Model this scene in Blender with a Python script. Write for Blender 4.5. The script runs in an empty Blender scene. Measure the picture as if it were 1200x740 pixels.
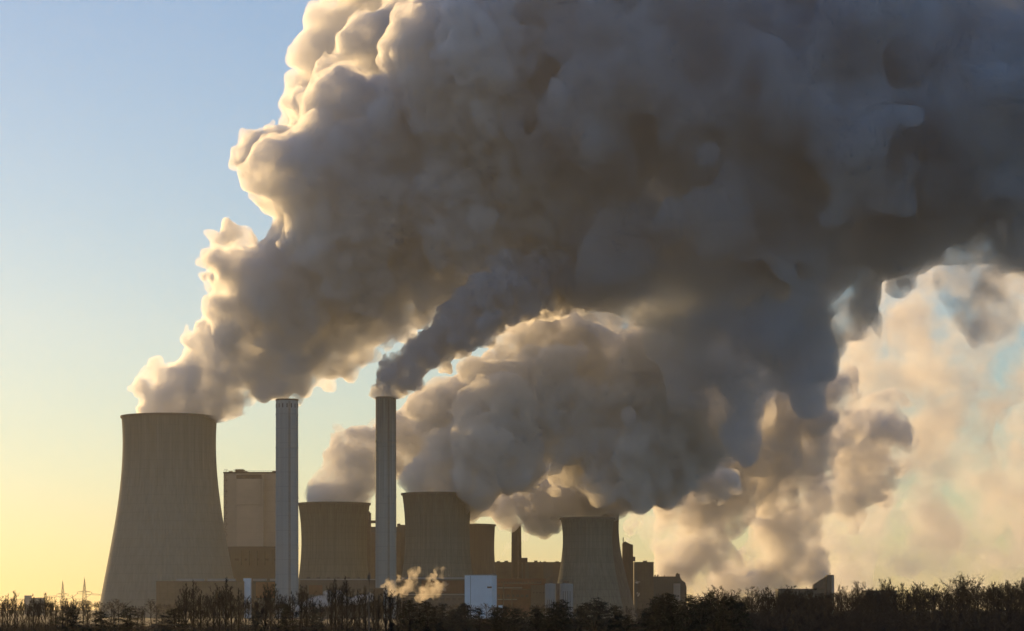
import bpy, bmesh, math, random
import numpy as np
from mathutils import Vector, Matrix

# ------------------------------------------------------------------ camera
F, HX, HY, CAMH = 2800.0, 600.0, 715.0, 8.0
sc = bpy.context.scene
C = bpy.data.collections.new("place"); sc.collection.children.link(C)
cam = bpy.data.cameras.new("camera"); cam.sensor_width = 36; cam.lens = 84
cam.shift_y = (HY - 370) / 1200.0
cam.clip_start = 1; cam.clip_end = 80000
co = bpy.data.objects.new("camera", cam); C.objects.link(co)
co.location = (0, 0, CAMH); co.rotation_euler = (math.radians(90), 0, 0)
sc.camera = co

# ------------------------------------------------------------------ light
SUN_AZ, SUN_EL = math.radians(-27), math.radians(8.6)     # azimuth from +Y, minus = left
sdir = Vector((math.sin(SUN_AZ) * math.cos(SUN_EL), math.cos(SUN_AZ) * math.cos(SUN_EL), math.sin(SUN_EL)))
w = bpy.data.worlds.new("World"); sc.world = w; w.use_nodes = True
nt = w.node_tree; nt.nodes.clear()
sky = nt.nodes.new("ShaderNodeTexSky"); sky.sky_type = 'NISHITA'; sky.sun_disc = False
sky.sun_elevation = SUN_EL; sky.sun_rotation = SUN_AZ
sky.air_density = 1.3; sky.dust_density = 0.1; sky.ozone_density = 2.8
bg = nt.nodes.new("ShaderNodeBackground"); bg.inputs[1].default_value = 0.102
wo = nt.nodes.new("ShaderNodeOutputWorld")
tint = nt.nodes.new("ShaderNodeMixRGB"); tint.blend_type = 'MULTIPLY'; tint.inputs[0].default_value = 1
tint.inputs[2].default_value = (0.97, 1.10, 1.42, 1)       # the camera's cool white balance
nt.links.new(sky.outputs[0], tint.inputs[1]); nt.links.new(tint.outputs[0], bg.inputs[0]); nt.links.new(bg.outputs[0], wo.inputs[0])
sl = bpy.data.lights.new("sun", 'SUN'); sl.energy = 4.2; sl.angle = math.radians(0.5); sl.color = (1.0, 0.64, 0.27)
so = bpy.data.objects.new("sun", sl); C.objects.link(so)
so.rotation_euler = sdir.to_track_quat('Z', 'Y').to_euler()
sc.view_settings.view_transform = 'Standard'; sc.view_settings.look = 'None'
sc.view_settings.exposure = 0.0; sc.view_settings.gamma = 1.0; sc.view_settings.use_curve_mapping = False
cy = sc.cycles
cy.max_bounces = 14; cy.volume_bounces = 8; cy.diffuse_bounces = 2; cy.glossy_bounces = 2
cy.transparent_max_bounces = 64; cy.transmission_bounces = 2
cy.sample_clamp_indirect = 8.0
cy.use_denoising = True; cy.use_adaptive_sampling = True; cy.adaptive_threshold = 0.04; cy.adaptive_min_samples = 24
cy.volume_step_rate = 0.25; cy.volume_max_steps = 256
# ------------------------------------------------------------------ helpers
def P(px, py, D):
    """the point of the place seen at this spot of the photograph, D metres away"""
    return Vector(((px - HX) / F * D, D, CAMH + (HY - py) / F * D))

def tag(o, label=None, cat=None, group=None, kind=None):
    if label: o['label'] = label
    if cat: o['category'] = cat
    if group: o['group'] = group
    if kind: o['kind'] = kind
    return o

# ---- smooth noise on a grid, cubic upsampling of a random lattice
def _bs(n, m):
    """interpolation matrix from m lattice points to n samples (cubic B-spline)"""
    t = np.linspace(1, m - 2.001, n); i = np.floor(t).astype(int); f = t - i
    W = np.zeros((n, m), np.float32); r = np.arange(n)
    W[r, i-1] = (1-f)**3/6; W[r, i] = (3*f**3-6*f**2+4)/6
    W[r, i+1] = (-3*f**3+3*f**2+3*f+1)/6; W[r, np.minimum(i+2, m-1)] += f**3/6
    return W
def grid_noise(shape, step, rng):
    """noise with features `step` voxels wide, about -1..1"""
    m = [max(5, int(s/step)+4) for s in shape]
    L = rng.uniform(-1, 1, m).astype(np.float32)
    A = np.tensordot(_bs(shape[0], m[0]), L, (1, 0))
    A = np.tensordot(A, _bs(shape[1], m[1]), (1, 1)).transpose(0, 2, 1)
    A = np.tensordot(A, _bs(shape[2], m[2]), (2, 1))
    return A * 2.2

def splat(Fd, lo, vox, puffs, pad=0):
    nx, ny, nz = Fd.shape
    for (x, y, z, r) in puffs:
        R = r * 1.15 + pad
        i0 = [max(0, int((c - R - l) / vox)) for c, l in zip((x, y, z), lo)]
        i1 = [min(n, int((c + R - l) / vox) + 2) for c, l, n in zip((x, y, z), lo, Fd.shape)]
        if any(b <= a for a, b in zip(i0, i1)): continue
        gx = (lo[0] + vox*np.arange(i0[0], i1[0]) - x)[:, None, None]
        gy = (lo[1] + vox*np.arange(i0[1], i1[1]) - y)[None, :, None]
        gz = (lo[2] + vox*np.arange(i0[2], i1[2]) - z)[None, None, :]
        d = r - np.sqrt(gx*gx + gy*gy + gz*gz)
        s = Fd[i0[0]:i1[0], i0[1]:i1[1], i0[2]:i1[2]]
        np.maximum(s, d.astype(np.float32), out=s)

def surface(Fd, lo, vox):
    """closed quad surface where the field crosses zero (surface nets)"""
    Fd[0] = Fd[-1] = -1; Fd[:, 0] = Fd[:, -1] = -1; Fd[:, :, 0] = Fd[:, :, -1] = -1
    S = Fd > 0
    cnt = np.zeros(tuple(s-1 for s in Fd.shape), np.int8)
    sl_ = lambda a, b, c: (slice(a, Fd.shape[0]-1+a), slice(b, Fd.shape[1]-1+b), slice(c, Fd.shape[2]-1+c))
    for a in (0, 1):
        for b in (0, 1):
            for c in (0, 1): cnt += S[sl_(a, b, c)]
    act = (cnt > 0) & (cnt < 8)
    idx = np.full(act.shape, -1, np.int32); ijk = np.argwhere(act); idx[act] = np.arange(len(ijk))
    acc = np.zeros((len(ijk), 3), np.float64); n = np.zeros(len(ijk))
    for ax in range(3):
        o1, o2 = [k for k in range(3) if k != ax]
        for a in (0, 1):
            for b in (0, 1):
                p = ijk.copy(); p[:, o1] += a; p[:, o2] += b; q = p.copy(); q[:, ax] += 1
                fp = Fd[p[:, 0], p[:, 1], p[:, 2]]; fq = Fd[q[:, 0], q[:, 1], q[:, 2]]
                m = (fp > 0) != (fq > 0)
                t = np.where(m, fp / np.where(m, fp - fq, 1), 0)
                pt = p.astype(float); pt[:, ax] += t
                acc[m] += pt[m]; n[m] += 1
    V = acc / n[:, None] * vox + np.array(lo)
    Q = []
    for ax in range(3):
        o1, o2 = [(1, 2), (2, 0), (0, 1)][ax]
        A = [slice(None)]*3; B = [slice(None)]*3
        A[ax] = slice(0, -1); B[ax] = slice(1, None)
        e = S[tuple(A)] != S[tuple(B)]
        p = np.argwhere(e); flip = S[tuple(A)][e]
        def cell(d1, d2):
            c = p.copy(); c[:, o1] -= d1; c[:, o2] -= d2
            return idx[c[:, 0], c[:, 1], c[:, 2]]
        q = np.stack([cell(1, 1), cell(0, 1), cell(0, 0), cell(1, 0)], 1)
        q[~flip] = q[~flip][:, ::-1]
        Q.append(q)
    return V, np.concatenate(Q)

def np_mesh(name, V, Q):
    me = bpy.data.meshes.new(name)
    me.vertices.add(len(V)); me.vertices.foreach_set("co", np.asarray(V, np.float32).ravel())
    me.loops.add(Q.size); me.loops.foreach_set("vertex_index", Q.astype(np.int32).ravel())
    me.polygons.add(len(Q)); me.polygons.foreach_set("loop_start", np.arange(0, Q.size, 4, dtype=np.int32))
    me.update(calc_edges=True); me.validate()
    return me

def vol_mat(name, density, color=(0.97, 0.97, 0.97), aniso=0.5, absorb=None, noise=None):
    m = bpy.data.materials.new(name); m.use_nodes = True; nt = m.node_tree; nt.nodes.clear()
    v = nt.nodes.new("ShaderNodeVolumePrincipled"); out = nt.nodes.new("ShaderNodeOutputMaterial")
    v.inputs["Color"].default_value = (*color, 1); v.inputs["Density"].default_value = density
    v.inputs["Anisotropy"].default_value = aniso
    nt.links.new(v.outputs[0], out.inputs["Volume"])
    m.cycles.homogeneous_volume = noise is None
    if noise:
        scale, lo, hi, det, floor = noise
        tc = nt.nodes.new("ShaderNodeNewGeometry")
        nz = nt.nodes.new("ShaderNodeTexNoise"); nz.inputs["Scale"].default_value = 1.0/scale
        nz.inputs["Detail"].default_value = det; nz.inputs["Roughness"].default_value = 0.6
        mr = nt.nodes.new("ShaderNodeMapRange"); mr.inputs[1].default_value = lo; mr.inputs[2].default_value = hi
        mr.inputs[3].default_value = density*floor; mr.inputs[4].default_value = density
        nt.links.new(tc.outputs["Position"], nz.inputs["Vector"]); nt.links.new(nz.outputs[0], mr.inputs[0])
        nt.links.new(mr.outputs[0], v.inputs["Density"])
        m.cycles.volume_step_rate = 1.0
    return m

def fractal(puffs, levels, rng, k=7, ratio=(0.38, 0.6), rmin=6, out=0.85):
    allp = list(puffs); cur = list(puffs)
    for L in range(levels):
        nxt = []
        for (x, y, z, r) in cur:
            if r < rmin: continue
            for _ in range(k):
                v = rng.normal(size=3); v /= np.linalg.norm(v)
                rr = r * rng.uniform(*ratio); o = r * out
                nxt.append((x+v[0]*o, y+v[1]*o, z+v[2]*o, rr))
        allp += nxt; cur = nxt
    return allp

def path_puffs(ctrl, rng, spacing=0.45, jit=0.35, rj=0.2, fill=2):
    """ctrl: (px, py, D, r_px) -> puffs in metres along the line"""
    pts = []
    for (px, py, D, r) in ctrl:
        p = P(px, py, D); pts.append((p.x, p.y, p.z, r*D/F))
    out = []
    for a, b in zip(pts[:-1], pts[1:]):
        d = math.dist(a[:3], b[:3]); t = 0.0
        while t < 1:
            q = [a[i] + (b[i]-a[i])*t for i in range(4)]
            for _ in range(fill):
                j = rng.normal(size=3)*jit*q[3]*0.6
                out.append((q[0]+j[0], q[1]+j[1], q[2]+j[2], q[3]*rng.uniform(0.62-rj, 0.62+rj)))
            t += spacing*q[3]/max(d, 1)
    return out

def make_plume(name, puffs, vox, mat, seed, noises=((8, .5), (4, .3)), levels=2, k=7, ratio=(.36, .58), rmin=6, out=.85, clip=None, rim=None, late=()):
    """a steam cloud as one closed skin round its puffs, filled with scattering steam;
    every level buds smaller puffs on the outside of the ones before"""
    rng = np.random.default_rng(seed)
    A = np.array(puffs)
    NA = sum(a*2*vox for _, a in noises)*1.2
    lo = (A[:, :3] - A[:, 3:4]*1.75).min(0) - 4*vox - NA*.7; hi = (A[:, :3] + A[:, 3:4]*1.75).max(0) + 4*vox + NA*.7
    if clip:
        lo = np.maximum(lo, clip[0]); hi = np.minimum(hi, clip[1])
    shp = tuple(int(v) for v in np.ceil((hi-lo)/vox))
    Fd = np.full(shp, -30*vox - 2*NA, np.float32)
    splat(Fd, lo, vox, puffs, NA); cur = A
    for L in range(levels):
        cur = cur[cur[:, 3] >= rmin]
        if not len(cur): break
        v = rng.normal(size=(len(cur), k, 3)); v /= np.linalg.norm(v, axis=2, keepdims=True)
        rr = cur[:, None, 3]*rng.uniform(*ratio, size=(len(cur), k))
        c = cur[:, None, :3] + v*cur[:, None, 3:4]*out
        nw = np.concatenate([c, rr[..., None]], 2).reshape(-1, 4)
        ii = ((nw[:, :3]-lo)/vox).astype(int); ok = ((ii >= 0) & (ii < np.array(shp))).all(1)
        nw = nw[ok]; ii = ii[ok]; f = Fd[ii[:, 0], ii[:, 1], ii[:, 2]]
        nw = nw[f < nw[:, 3]*.75]          # the ones buried in the cloud add nothing
        splat(Fd, lo, vox, nw, NA); cur = nw
    if late: splat(Fd, lo, vox, late, NA)
    for step, amp in noises: Fd += (amp*vox*2) * grid_noise(shp, step, rng)
    if rim is not None:                    # steam leaves over the lip, none hangs below it
        z = lo[2] + vox*np.arange(shp[2]); Fd -= (np.maximum(0, rim - z)*2.5)[None, None, :].astype(np.float32)
    V, Q = surface(Fd, lo, vox)
    base = A[0, :3]
    me = np_mesh(name, V - base, Q)
    me.materials.append(mat)
    o = bpy.data.objects.new(name, me); C.objects.link(o); o.location = base
    print(name, shp, len(V))
    return o
# ------------------------------------------------------------------ mesh builder
class MB:
    def __init__(s): s.v = []; s.f = []
    def box(s, x0, x1, y0, y1, z0, z1):
        b = len(s.v)
        s.v += [(x0,y0,z0),(x1,y0,z0),(x1,y1,z0),(x0,y1,z0),(x0,y0,z1),(x1,y0,z1),(x1,y1,z1),(x0,y1,z1)]
        s.f += [tuple(b+i for i in q) for q in ((0,3,2,1),(4,5,6,7),(0,1,5,4),(1,2,6,5),(2,3,7,6),(3,0,4,7))]
        return s
    def prism(s, pts, y0, y1):
        """outline pts (x,z) extruded from y0 to y1"""
        b = len(s.v); n = len(pts)
        s.v += [(x, y0, z) for x, z in pts] + [(x, y1, z) for x, z in pts]
        s.f.append(tuple(b+i for i in range(n))); s.f.append(tuple(b+n+i for i in reversed(range(n))))
        for i in range(n):
            j = (i+1) % n; s.f.append((b+j, b+i, b+n+i, b+n+j))
        return s
    def tube(s, p, q, r0, r1, n=4, cap=True):
        p = Vector(p); q = Vector(q); d = q-p
        if d.length < 1e-6: return s
        d.normalize(); a = d.orthogonal().normalized(); c = d.cross(a); b = len(s.v)
        for (o, r) in ((p, r0), (q, r1)):
            for i in range(n):
                t = 2*math.pi*i/n; s.v.append(tuple(o + a*(r*math.cos(t)) + c*(r*math.sin(t))))
        for i in range(n):
            j = (i+1) % n; s.f.append((b+i, b+j, b+n+j, b+n+i))
        if cap:
            s.f.append(tuple(b+i for i in reversed(range(n)))); s.f.append(tuple(b+n+i for i in range(n)))
        return s
    def lathe(s, prof, n=64, rib=None, cx=0, cy=0):
        """profile of (radius, z) turned about the upright axis; rib(k, i) scales the radius"""
        b = len(s.v); m = len(prof)
        for k, (r, z) in enumerate(prof):
            for i in range(n):
                t = 2*math.pi*i/n; rr = r + (rib(k, i) if rib else 0)
                s.v.append((cx+rr*math.cos(t), cy+rr*math.sin(t), z))
        for k in range(m-1):
            for i in range(n):
                j = (i+1) % n; s.f.append((b+k*n+i, b+k*n+j, b+(k+1)*n+j, b+(k+1)*n+i))
        return s
    def disc(s, r, z, n=64, cx=0, cy=0):
        b = len(s.v); s.v += [(cx+r*math.cos(2*math.pi*i/n), cy+r*math.sin(2*math.pi*i/n), z) for i in range(n)]
        s.f.append(tuple(range(b, b+n))); return s
    def build(s, name, mat, parent=None, smooth=False, loc=None):
        me = bpy.data.meshes.new(name); me.from_pydata(s.v, [], s.f); me.update()
        if smooth: me.shade_smooth()
        me.materials.append(mat); o = bpy.data.objects.new(name, me); C.objects.link(o)
        if parent: o.parent = parent
        if loc is not None: o.location = loc
        return o

def empty(name, loc, rz=0, **kw):
    o = bpy.data.objects.new(name, None); C.objects.link(o); o.location = loc; o.rotation_euler = (0, 0, rz)
    o.empty_display_size = 5
    return tag(o, kw.get('label'), kw.get('cat'), kw.get('group'), kw.get('kind'))

# ------------------------------------------------------------------ materials
def mat(name, col, var=0.15, scale=0.15, stretch=(1, 1, 1), rough=0.85, col2=None, bands=None, spec=0.25, detail=6, topdark=None, bump=0):
    m = bpy.data.materials.new(name); m.use_nodes = True; nt = m.node_tree; L = nt.links
    p = nt.nodes["Principled BSDF"]; p.inputs["Roughness"].default_value = rough
    p.inputs["Specular IOR Level"].default_value = spec
    tc = nt.nodes.new("ShaderNodeTexCoord"); mp = nt.nodes.new("ShaderNodeMapping"); mp.inputs["Scale"].default_value = stretch
    L.new(tc.outputs["Object"], mp.inputs[0])
    nz = nt.nodes.new("ShaderNodeTexNoise"); nz.inputs["Scale"].default_value = scale; nz.inputs["Detail"].default_value = detail
    nz.inputs["Roughness"].default_value = 0.65; L.new(mp.outputs[0], nz.inputs["Vector"])
    a = tuple(c*(1-var) for c in col); b = col2 or tuple(min(1, c*(1+var)) for c in col)
    cr = nt.nodes.new("ShaderNodeValToRGB"); cr.color_ramp.elements[0].position = 0.35; cr.color_ramp.elements[1].position = 0.65
    cr.color_ramp.elements[0].color = (*a, 1); cr.color_ramp.elements[1].color = (*b, 1)
    L.new(nz.outputs[0], cr.inputs[0]); out = cr.outputs[0]
    if bands:      # (axis, spacing, width fraction, darkening): seams between panels or lifts
        for (ax, sp, wd, dk) in bands:
            sx = nt.nodes.new("ShaderNodeSeparateXYZ"); L.new(tc.outputs["Object"], sx.inputs[0])
            d = nt.nodes.new("ShaderNodeMath"); d.operation = 'DIVIDE'; d.inputs[1].default_value = sp; L.new(sx.outputs[ax], d.inputs[0])
            fr = nt.nodes.new("ShaderNodeMath"); fr.operation = 'FRACT'; L.new(d.outputs[0], fr.inputs[0])
            lt = nt.nodes.new("ShaderNodeMath"); lt.operation = 'LESS_THAN'; lt.inputs[1].default_value = wd; L.new(fr.outputs[0], lt.inputs[0])
            ml = nt.nodes.new("ShaderNodeMath"); ml.operation = 'MULTIPLY'; ml.inputs[1].default_value = dk; L.new(lt.outputs[0], ml.inputs[0])
            mx = nt.nodes.new("ShaderNodeMixRGB"); mx.inputs[2].default_value = (col[0]*.3, col[1]*.3, col[2]*.3, 1)
            L.new(ml.outputs[0], mx.inputs[0]); L.new(out, mx.inputs[1]); out = mx.outputs[0]
    if topdark:    # soot or algae that has run down from the lip: (z where it starts, z of the lip, strength)
        z0, z1, k = topdark
        sx = nt.nodes.new("ShaderNodeSeparateXYZ"); L.new(tc.outputs["Object"], sx.inputs[0])
        n2 = nt.nodes.new("ShaderNodeTexNoise"); n2.inputs["Scale"].default_value = 0.5; n2.inputs["Detail"].default_value = 4
        m2 = nt.nodes.new("ShaderNodeMapping"); m2.inputs["Scale"].default_value = (1, 1, 0.02)
        L.new(tc.outputs["Object"], m2.inputs[0]); L.new(m2.outputs[0], n2.inputs["Vector"])
        ad = nt.nodes.new("ShaderNodeMath"); ad.operation = 'MULTIPLY_ADD'; ad.inputs[1].default_value = (z1-z0)*1.6; L.new(n2.outputs[0], ad.inputs[0])
        sb = nt.nodes.new("ShaderNodeMath"); sb.operation = 'ADD'; L.new(sx.outputs[2], sb.inputs[0]); sb.inputs[1].default_value = -(z1-z0)*0.8
        L.new(sb.outputs[0], ad.inputs[2])
        mr = nt.nodes.new("ShaderNodeMapRange"); mr.inputs[1].default_value = z0; mr.inputs[2].default_value = z1; mr.inputs[4].default_value = k
        L.new(ad.outputs[0], mr.inputs[0])
        mx = nt.nodes.new("ShaderNodeMixRGB"); mx.inputs[2].default_value = (col[0]*.22, col[1]*.2, col[2]*.16, 1)
        L.new(mr.outputs[0], mx.inputs[0]); L.new(out, mx.inputs[1]); out = mx.outputs[0]
    L.new(out, p.inputs["Base Color"])
    if bump:
        bp = nt.nodes.new("ShaderNodeBump"); bp.inputs["Strength"].default_value = bump; bp.inputs["Distance"].default_value = 0.5
        L.new(nz.outputs[0], bp.inputs["Height"]); L.new(bp.outputs[0], p.inputs["Normal"])
    return m
# ------------------------------------------------------------------ the ground and the air
GM = mat('field_soil', (0.065, 0.062, 0.042), 0.4, 0.01, rough=1, detail=8)
g = MB(); g.v = [(-40000, -2000, 0), (40000, -2000, 0), (40000, 60000, 0), (-40000, 60000, 0)]; g.f = [(0, 1, 2, 3)]
tag(g.build('ground', GM), kind='structure')
hz = MB().box(-7000, 7000, -300, 9000, -1.5, 1100).build('haze', vol_mat('haze_air', 0.000022, (0.96, 0.93, 0.88), 0.55))
tag(hz, kind='stuff')

# ------------------------------------------------------------------ cooling towers
def gz(D): return 0.0
def cooling_tower(px, D, prof, label, m, nr=96, rib=0.22, group='concrete cooling towers', rimh=2.0):
    """prof: (py, half width in px) from the lip down"""
    s = D/F; base = P(px, 715, D); base.z = 0
    t = empty('cooling_tower', base, label=label, cat='cooling tower', group=group)
    pts = [((CAMH + (HY-py)*s), hw*s) for py, hw in prof]
    pts = sorted(pts); zs = np.array([p[0] for p in pts]); rs = np.array([p[1] for p in pts])
    # smooth curve through the profile
    def R(z):
        k = np.polyfit(zs, rs, min(4, len(zs)-1)); return float(np.polyval(k, z))
    H = zs[-1]; n = nr*4
    zz = np.linspace(0, H-rimh, 40)
    sh = MB(); amp = lambda k, i: rib if i % 4 == 0 else 0.0
    sh.lathe([(R(z), z) for z in zz], n, rib=amp)
    b = sh.build('shell', m, t, smooth=False)
    top = R(H)
    lip = MB().lathe([(R(H-rimh)-0.1, H-rimh-.01), (top+1.2, H-rimh), (top+1.3, H), (top-0.6, H)] + [(R(H-q)-1.0, H-q) for q in (3, 8, 14, 20, 27, 34)], 128)
    lip.build('rim', M_RIM, t, smooth=False)
    MB().disc(R(H-34)-.98, H-33.9, 64).build('fill_deck', M_DARK, t)
    return t, base, H, top
M_DARK = mat('dark_interior', (0.05, 0.05, 0.05), 0.2)
M_RIM = mat('dark_concrete_lip', (0.13, 0.12, 0.10), 0.3, 0.2)
M_T1 = mat('smooth_grey_concrete', (0.225, 0.225, 0.18), 0.10, 0.4, (1, 1, 0.02), bands=[(2, 9.0, 0.06, 0.18)], topdark=(120, 215, 0.45))
M_T2 = mat('stained_old_concrete', (0.155, 0.162, 0.125), 0.22, 0.55, (1, 1, 0.012), bands=[(2, 7.0, 0.10, 0.22), (2, 28.0, 0.5, 0.10)], topdark=(60, 130, 0.55))
M_T3 = mat('brown_old_concrete', (0.12, 0.105, 0.08), 0.22, 0.5, (1, 1, 0.015), topdark=(70, 110, 0.5))
T1 = cooling_tower(198.5, 2500, [(488.5,55.3),(510,54.4),(535,54.4),(565,56.2),(600,60.8),(640,68),(680,75),(724,83)],
    'tallest and broadest cooling tower, pale smooth concrete, standing alone at the left', M_T1, nr=110, rib=0.12)
T2 = cooling_tower(391.5, 2600, [(590,41.8),(600,40.2),(612,39),(630,38),(650,38.4),(670,40.2),(690,43),(724,49)],
    'squat stained cooling tower standing between the two tall pale chimneys', M_T2)
T3 = cooling_tower(512.5, 2500, [(578.5,41.2),(590,39.4),(605,38.2),(625,37.4),(645,38),(665,40),(690,43.5),(724,50)],
    'streaky cooling tower directly right of the sooty topped chimney, under the mauve steam dome', M_T2)
T3b = cooling_tower(541, 2850, [(615,39),(630,38.2),(650,38.2),(680,41),(722,47)],
    'brownish cooling tower half hidden behind the streaky tower beside the white clad building', M_T3)
T4 = cooling_tower(688.5, 2450, [(607,31.5),(620,29.3),(640,29),(660,31),(690,36.5),(724,44)],
    'slender waisted cooling tower in front of its twin, right of the two pale silos', M_T2, nr=72)
T4b = cooling_tower(696.5, 2700, [(597,30),(615,28.3),(640,30),(665,34.5),(690,41),(722,49)],
    'brown cooling tower peeping out behind the slender waisted one, its lip in the steam', M_T3, nr=72)

# ------------------------------------------------------------------ chimneys
def chimney(px, D, hw_top, hw_bot, py, label, m, name='chimney', slots=True, rings=()):
    s = D/F; b = P(px, 715, D); b.z = 0
    t = empty(name, b, label=label, cat='chimney')
    H = CAMH + (HY-py)*s; r1 = hw_top*s; r0 = hw_bot*s
    zz = np.linspace(0, H, 30)
    MB().lathe([(r0+(r1-r0)*z/H, z) for z in zz] + [(r1-0.6, H), (r1-0.7, H-14)], 72).build('shaft', m, t, smooth=False)
    MB().disc(r1-0.65, H-13, 48).build('flue_floor', M_DARK, t)
    MB().lathe([(r1-0.05, H-1.4), (r1+0.3, H-1.3), (r1+0.3, H+0.25), (r1-0.75, H+0.25), (r1-0.75, H-2)], 72).build('cap_ring', M_RIM, t)
    for z in rings:
        zz_ = H*z; rr = r0+(r1-r0)*zz_/H
        MB().lathe([(rr-.05, zz_-.5), (rr+.35, zz_-.4), (rr+.35, zz_+.3), (rr-.05, zz_+.4)], 72).build('seam_ring', m, t)
    # ladder rail up the near side
    a = math.radians(-72); lad = MB()
    for da in (-0.05, 0.05):
        lad.tube(((r0+.25)*math.cos(a+da), (r0+.25)*math.sin(a+da), 3), ((r1+.25)*math.cos(a+da), (r1+.25)*math.sin(a+da), H-2), .28, .28, 4)
    for k in range(int(H/4)):
        z = 4+k*4; rr = r0+(r1-r0)*z/H+.25
        if z < H-3: lad.tube((rr*math.cos(a-.05), rr*math.sin(a-.05), z), (rr*math.cos(a+.05), rr*math.sin(a+.05), z), .1, .1, 3)
    lad.build('ladder', M_RIM, t)
    if slots:
        for k in range(16):
            th = 2*math.pi*k/16+.1; q = MB().box(-.25, .25, -.45, .45, -2.0, 2.0)
            o = q.build('vent_slot', M_DARK, t); o.location = ((r1-.1)*math.cos(th), (r1-.1)*math.sin(th), H-6.3); o.rotation_euler = (0, 0, th)
    return t, b, H, r1
M_CH1 = mat('pale_blue_grey_concrete', (0.29, 0.345, 0.35), 0.08, 0.2, (1, 1, 0.02), bands=[(2, 14.0, 0.03, 0.25)])
M_CH2 = mat('streaked_pale_concrete', (0.27, 0.315, 0.30), 0.12, 0.6, (1, 1, 0.01), bands=[(2, 14.0, 0.03, 0.25)], topdark=(120, 235, 0.85))
M_CH3 = mat('dark_brick', (0.055, 0.042, 0.032), 0.3, 0.3, (1, 1, .2))
CH1 = chimney(336.3, 2300, 13.0, 13.6, 468.5, 'tall plain pale chimney without smoke, right of the pale boiler block', M_CH1, rings=(.32, .55, .78, .93))
CH2 = chimney(452.2, 2350, 12.0, 12.4, 466, 'tall chimney with a dark sooty top pouring out a thick dark trail', M_CH2, slots=False, rings=(.3, .55, .8))
CH3 = chimney(605.2, 2800, 5.6, 6.6, 615, 'short dark brick chimney between the brown tower and the slender waisted tower', M_CH3, slots=False, rings=(.8,))
# platform house on a bracket beside the short chimney
t = CH3[0]; s = 1.0
MB().box(6, 13, -4, 4, 63.5, 69).box(7.5, 10.5, -3, 3, 40, 63.5).build('service_cabin', M_CH3, t)

# ------------------------------------------------------------------ buildings
M_CLAD = mat('beige_metal_cladding', (0.38, 0.35, 0.31), 0.08, 0.05, bands=[(0, 2.0, 0.12, 0.12), (2, 12.0, 0.03, 0.2)])
M_CLAD2 = mat('beige_panel_cladding', (0.43, 0.39, 0.34), 0.07, 0.05, bands=[(0, 2.0, 0.12, 0.12), (2, 8.0, 0.03, 0.15)])
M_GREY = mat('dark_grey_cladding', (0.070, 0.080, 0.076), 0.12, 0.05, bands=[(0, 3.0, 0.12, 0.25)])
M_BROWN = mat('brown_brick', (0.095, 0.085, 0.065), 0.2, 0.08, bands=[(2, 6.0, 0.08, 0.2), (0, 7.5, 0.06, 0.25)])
M_RED = mat('red_brown_brick', (0.10, 0.042, 0.024), 0.25, 0.08, bands=[(0, 6.0, 0.08, 0.3)])
M_LITE = mat('pale_grey_panel', (0.27, 0.29, 0.28), 0.08, 0.1)
M_WHITE = mat('white_painted_panel', (0.74, 0.80, 0.86), 0.05, 0.08, bands=[(0, 3.2, 0.03, 0.10), (2, 5.0, 0.03, 0.08)])
M_ROOF = mat('roof_felt', (0.07, 0.065, 0.06), 0.2, 0.2)
M_STEEL = mat('dark_steel', (0.10, 0.09, 0.08), 0.2, 0.3)
M_GLASS = mat('dark_window_glass', (0.03, 0.035, 0.04), 0.2, 0.3, rough=0.25, spec=0.5)

class Bld:
    """a building set out from the photograph: boxes given as px0, px1, py_top, py_bottom (None = ground), near face at D+off, depth"""
    def __init__(s, name, pxc, D, label, cat, group=None, rz=0):
        s.D = D; s.s = D/F; s.pxc = pxc
        b = P(pxc, 715, D); b.z = 0; s.t = empty(name, b, rz, label=label, cat=cat, group=group)
    def X(s, px): return (px-s.pxc)*s.s
    def Z(s, py): return 0.0 if py is None else CAMH + (HY-py)*s.s
    def box(s, part, m, px0, px1, py0, py1=None, off=0, depth=30, parent=None, taper=None):
        return MB().box(s.X(px0), s.X(px1), off, off+depth, s.Z(py1), s.Z(py0)).build(part, m, parent or s.t)
    def poly(s, part, m, pts, off=0, depth=30):
        return MB().prism([(s.X(a), s.Z(b)) for a, b in pts], off, off+depth).build(part, m, s.t)

b = Bld('boiler_house', 305, 2720, 'high pale beige boiler block with a recessed centre panel, behind the smokeless chimney', 'power plant building')
b.box('tower_block', M_CLAD, 262, 339, 554.2, None, 0, 70)
b.box('base_block', M_GREY, 250, 341, 641, None, -12, 11.9)
b.box('roof_edge', M_ROOF, 261.6, 339.4, 553.3, 554.9, -.5, 71)
b.box('front_panel', M_CLAD2, 277.5, 306.8, 561.5, 591.8, -2.5, 2.49)
b.box('front_panel', M_CLAD2, 277.8, 307.0, 592.6, 640.8, -3.1, 3.09)
b.box('side_rib', M_CLAD2, 307.2, 309.3, 556, 640.9, -5, 4.99)
b.box('louvre_band', M_STEEL, 277.2, 307.0, 556.6, 561.2, -1.2, 1.19)
r = b.box('rooftop_plant', M_BROWN, 275, 284.6, 549.8, 553.25, 5, 18)
b.box('rooftop_plant', M_LITE, 284.8, 288.6, 551.8, 553.25, 5, 18)
b.box('rooftop_plant', M_STEEL, 267.4, 271.8, 552.2, 553.25, 5, 8)
b.box('rooftop_plant', M_STEEL, 318.4, 323.2, 551.6, 553.25, 5, 8)
MB().tube((b.X(273.4), 8, b.Z(553.3)), (b.X(273.4), 8, b.Z(549.5)), .3, .3).build('vent_pipe', M_STEEL, b.t)

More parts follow.
